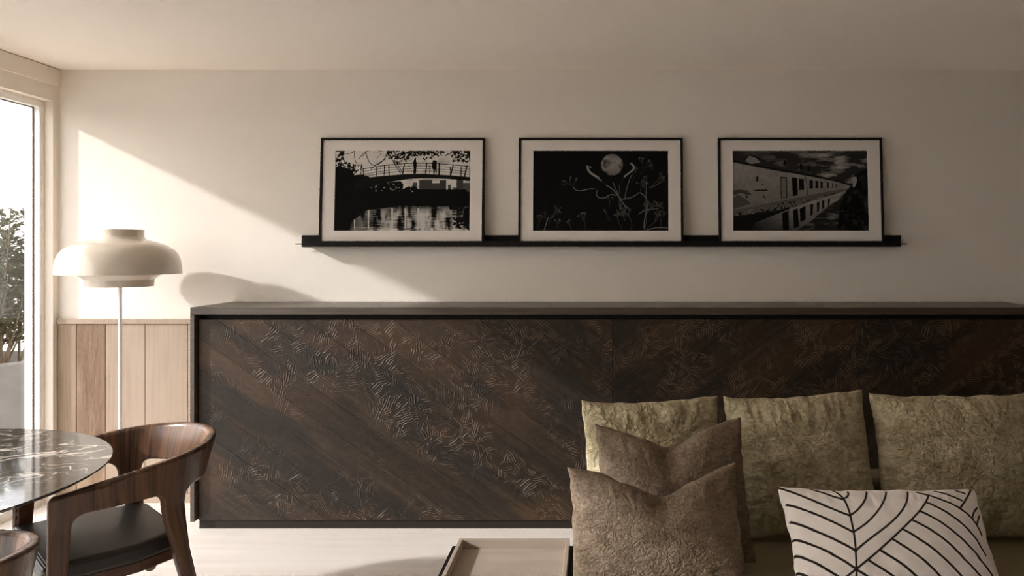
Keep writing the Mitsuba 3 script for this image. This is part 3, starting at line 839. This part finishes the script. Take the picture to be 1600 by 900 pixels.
# ------------------------------------------------------------------ side table with a tray
tag('side_table', 'low black metal side table beside the sofa under the oak tray', 'table')
SX0, SX1, SY0, SY1, SZ = -0.500, -0.074, 1.95, 2.628, 0.385
add('side_table__top', bev(SX0, SX1, SY0, SY1, SZ - 0.012, SZ, 0.001), 'mat_black_metal')
for a in (SX0 + 0.008, SX1 - 0.008):
    for b in (SY0 + 0.008, SY1 - 0.008):
        add('side_table__leg', bev(a - 0.008, a + 0.008, b - 0.008, b + 0.008, 0, SZ - 0.012, 0.001), 'mat_black_metal')
tag('tray', 'pale oak tray with raised edges lying on the black side table', 'tray')
RX0, RX1, RY0, RY1, RZ = -0.470, -0.088, 1.99, 2.597, 0.424
RY0, RY1 = 1.985, 2.597
add('tray__base', bev(RX0 + .013, RX1 - .013, RY0 + .013, RY1 - .013, SZ, SZ + 0.008, 0.0008), 'mat_oak_tray')
add('tray__rim', bev(RX0, RX1, RY1 - .013, RY1, SZ, RZ, 0.0012), 'mat_oak_tray')
add('tray__rim', bev(RX0, RX1, RY0, RY0 + .013, SZ, RZ, 0.0012), 'mat_oak_tray')
add('tray__rim', bev(RX0, RX0 + .013, RY0 + .013, RY1 - .013, SZ, RZ, 0.0012), 'mat_oak_tray')
add('tray__rim', bev(RX1 - .013, RX1, RY0 + .013, RY1 - .013, SZ, RZ, 0.0012), 'mat_oak_tray')

# ------------------------------------------------------------------ sofa and cushions
tag('sofa', 'low olive-brown sofa with its back to the sideboard', 'sofa')


def soft(x0, x1, y0, y1, z0, z1, r=0.04):
    pts = [m3.Manifold.sphere(r, 24).translate((a, b, c)) for a in (x0 + r, x1 - r) for b in (y0 + r, y1 - r) for c in (z0 + r, z1 - r)]
    return tm(m3.Manifold.batch_hull(pts))


add('sofa__base', soft(-0.03, 3.06, 1.75, 3.12, 0.06, 0.235, 0.02), 'mat_sofa', smooth=40)
for a, b in ((-0.03, 1.0), (1.0, 2.03), (2.03, 3.06)):
    add('sofa__seat_cushion', soft(a + .002, b - .002, 1.74, 2.88, 0.235, 0.365, 0.035), 'mat_sofa', smooth=40)
add('sofa__back_panel', soft(-0.03, 3.06, 2.96, 3.12, 0.235, 0.52, 0.03), 'mat_sofa', smooth=40)
for a in (0.06, 2.97):
    for b in (1.85, 3.02):
        add('sofa__foot', trimesh.creation.cylinder(0.02, 0.062, sections=24, transform=trimesh.transformations.translation_matrix((a, b, 0.031))), 'mat_black_metal')


def pillow(w, h, th, seed, chop=0.0, pin=0.05, n=90, m=90, wr=0.010, cpos=0.0, tilt_top=0.0, power=0.42):
    """A filled cushion: local x right, y up (from 0 at the bottom edge), z towards the room. Returns mesh, uv."""
    u, v = np.meshgrid(np.linspace(-1, 1, n), np.linspace(-1, 1, m))
    x = w / 2 * u * (1 - pin * (1 - v ** 2))
    y = h / 2 * v * (1 - pin * (1 - u ** 2))
    top = np.clip((v + 1) / 2, 0, 1)
    du = (u - cpos)
    nn = meshkit.fbm(np.stack([u * 5, v * 5, 0 * u + seed * 1.7], -1), 2, seed + 3) - 0.5
    x, y = x + 0.012 * nn * np.abs(u) ** 6, y + 0.016 * nn * np.abs(v) ** 6
    dent = chop * np.exp(-np.abs(du / 0.55) ** 1.6) * top ** 3
    y = y - dent
    prof = np.clip((1 - u ** 2) * (1 - v ** 2), 0, 1) ** power
    P = np.stack([u * 2.2, v * 2.2, 0 * u], -1)
    nz = meshkit.fbm(P * 1.6 + 3.1 * seed, 3, seed) - 0.5
    # folds that run from the corners and seams inwards
    edge = 1 - np.clip(np.minimum(1 - np.abs(u), 1 - np.abs(v)) / 0.45, 0, 1)
    ang = np.where(1 - np.abs(v) < 1 - np.abs(u), u, v) * 14
    fold = (meshkit.fbm(np.stack([ang, edge * 0.8, 0 * u + seed], -1), 2, seed + 9) - 0.5) * edge * (1 - edge) * 4
    z = th / 2 * prof + prof ** 0.5 * (wr * 2.2 * nz + wr * 1.6 * fold)
    if chop:
        z = z - 0.55 * th / 2 * prof * np.exp(-(du / 0.16) ** 2) * np.clip((v - 0.15) / 0.8, 0, 1)
        z = z + 0.25 * th / 2 * prof * np.exp(-(np.abs(du) - 0.42) ** 2 / 0.06) * np.clip((v - 0.0) / 0.8, 0, 1)
    front = np.column_stack([x.ravel(), y.ravel() + h / 2, z.ravel()])
    back = np.column_stack([x.ravel(), y.ravel() + h / 2, -(th / 2 * prof).ravel() * 0.85])
    N = n * m
    i = (np.arange(m - 1)[:, None] * n + np.arange(n - 1)).ravel()
    f = np.vstack([np.stack([i, i + 1, i + n], 1), np.stack([i + 1, i + n + 1, i + n], 1)])
    border = ((np.abs(u) == 1) | (np.abs(v) == 1)).ravel()
    mp = np.arange(N) + N
    mp[border] = np.nonzero(border)[0]
    used = np.r_[np.ones(N, bool), ~border]
    idx = np.cumsum(used) - 1
    fb = mp[f[:, ::-1]]
    V = np.vstack([front, back])[used]
    F = idx[np.vstack([f, fb])]
    uv = np.vstack([np.column_stack([x.ravel(), y.ravel()])] * 2)[used] + 1.0
    return trimesh.Trimesh(V, F, process=False), uv, (u.ravel(), v.ravel(), used)


def pose(m, x, y, z, lean, yaw=0.0, roll=0.0):
    """Stands the cushion with the middle of its lower edge at x, y, z; lean: degrees backwards."""
    a, b, c = map(math.radians, (lean, yaw, roll))
    Rr = trimesh.transformations.rotation_matrix(c, [0, 0, 1], [0, 0, 0])
    L = np.eye(4); L[:3, :3] = np.array([[1, 0, 0], [0, math.sin(a), -math.cos(a)], [0, math.cos(a), math.sin(a)]])
    Y = trimesh.transformations.rotation_matrix(b, [0, 0, 1])
    M = Y @ L @ Rr
    M[:3, 3] += (x, y, z)
    m.apply_transform(M)
    m.apply_translation((0, 0, 0.3655 - m.vertices[:, 2].min()))      # rests on the seat
    return m


def cushion(key, args, at, matn, lab, group):
    m, uv, _ = pillow(**args)
    pose(m, *at)
    add(key, m, matn, smooth=True, uv=uv, label=lab, cat='cushion', group=group)


G1 = 'olive back cushions on the sofa'
cushion('back_cushion', dict(w=0.525, h=0.495, th=0.19, seed=1, pin=0.055, wr=0.016, power=0.46), (0.228, 2.735, 0.356, 15, 0, 2.5), 'mat_olive', 'olive velvet back cushion behind the two brown cushions', G1)
cushion('back_cushion', dict(w=0.535, h=0.515, th=0.22, seed=2, pin=0.05, wr=0.015, power=0.46), (0.778, 2.725, 0.352, 15, 0, 3.0), 'mat_olive', 'olive velvet back cushion in the middle, next to the brown cushions', G1)
cushion('back_cushion', dict(w=0.625, h=0.525, th=0.23, seed=3, pin=0.05, wr=0.009, power=0.46), (1.352, 2.715, 0.362, 15, 0, 0.2), 'mat_olive', 'olive velvet back cushion behind the right half of the striped cushion', G1)
cushion('back_cushion', dict(w=0.60, h=0.51, th=0.2, seed=4, pin=0.05, wr=0.008), (1.95, 2.76, 0.362, 14, 0, 0), 'mat_olive', 'olive velvet back cushion cut off by the right edge of the photo', G1)
G2 = 'brown cushions with a dented top'
cushion('throw_cushion', dict(w=0.51, h=0.475, th=0.15, seed=5, chop=0.085, pin=0.05, wr=0.008), (0.275, 2.47, 0.33, 18, -4, 4.0), 'mat_taupe', 'taupe brown cushion with dented top, the rear one leaning on the olive cushions', G2)
cushion('throw_cushion', dict(w=0.53, h=0.412, th=0.17, seed=6, chop=0.095, pin=0.05, wr=0.008, cpos=0.1), (0.195, 2.20, 0.35, 20, 0, 2.5), 'mat_taupe', 'taupe brown cushion with dented top, the front one next to the oak tray', G2)

# striped cushion
lines = [[(365, 475), (480, 535), (575, 585), (664, 625)], [(400, 555), (520, 612), (668, 690)], [(415, 628), (540, 690), (676, 762)], [(425, 695), (540, 750), (676, 826)], [(425, 752), (520, 805), (622, 862)], [(418, 808), (490, 850), (570, 890)], [(405, 865), (450, 898), (480, 920)],
         [(510, 492), (570, 520), (640, 552)], [(605, 500), (640, 545), (664, 625), (676, 730), (680, 850), (676, 960)], [(640, 548), (665, 530), (668, 508)], [(664, 622), (720, 575), (752, 510)], [(672, 690), (760, 630), (810, 570), (840, 508)], [(676, 765), (800, 680), (900, 590), (935, 508)], [(560, 900), (676, 830), (800, 745), (900, 665), (975, 595), (1025, 525)],
         [(1025, 525), (1150, 575), (1215, 620), (1255, 680)], [(1005, 562), (1130, 625), (1200, 680), (1262, 760)], [(970, 602), (1090, 665), (1190, 740), (1292, 840)], [(930, 642), (1050, 705), (1170, 795), (1290, 900)], [(885, 680), (1000, 745), (1110, 825), (1200, 905)], [(835, 718), (950, 785), (1110, 910)], [(785, 762), (880, 815), (1020, 920)], [(735, 798), (830, 850), (940, 920)], [(680, 830), (780, 885), (850, 930)],
         [(1060, 498), (1120, 520), (1175, 542)], [(1160, 490), (1200, 502)], [(975, 508), (1025, 525)], [(1160, 578), (1200, 530), (1235, 480)], [(1215, 615), (1230, 585), (1250, 565)], [(1235, 640), (1255, 600)]]
m, uv, (pu, pv, used) = pillow(0.62, 0.40, 0.17, 8, pin=0.06, n=420, m=280, wr=0.006)
hgt = np.clip(m.vertices[:, 1] / 0.40, 0, 1)
gx = -510 + (360 + (m.vertices[:, 0] / 0.62 + 0.5) * 902 + 510) * (1 + 0.09 * (1 - hgt))
gy = 472 + (1 - hgt) * 535
net = so.unary_union([sg.LineString(spline(l, 24) if len(l) > 2 else l) for l in lines])
dist = shapely.distance(shapely.points(gx, gy), net)
ink = np.clip((4.6 - dist) / 1.8 + 0.5, 0, 1)
ink = (ink * (np.arange(len(ink)) < len(pu)))[:, None]
colr = np.array([0.85, 0.80, 0.765]) * (1 - ink) + np.array([0.022, 0.016, 0.014]) * ink
pose(m, 0.872, 2.085, 0.368, 40, 0, -0.6)
add('striped_cushion', m, 'mat_linen', smooth=True, uv=uv, color=colr, label='white rectangular cushion with black branching lines on the sofa', cat='cushion')
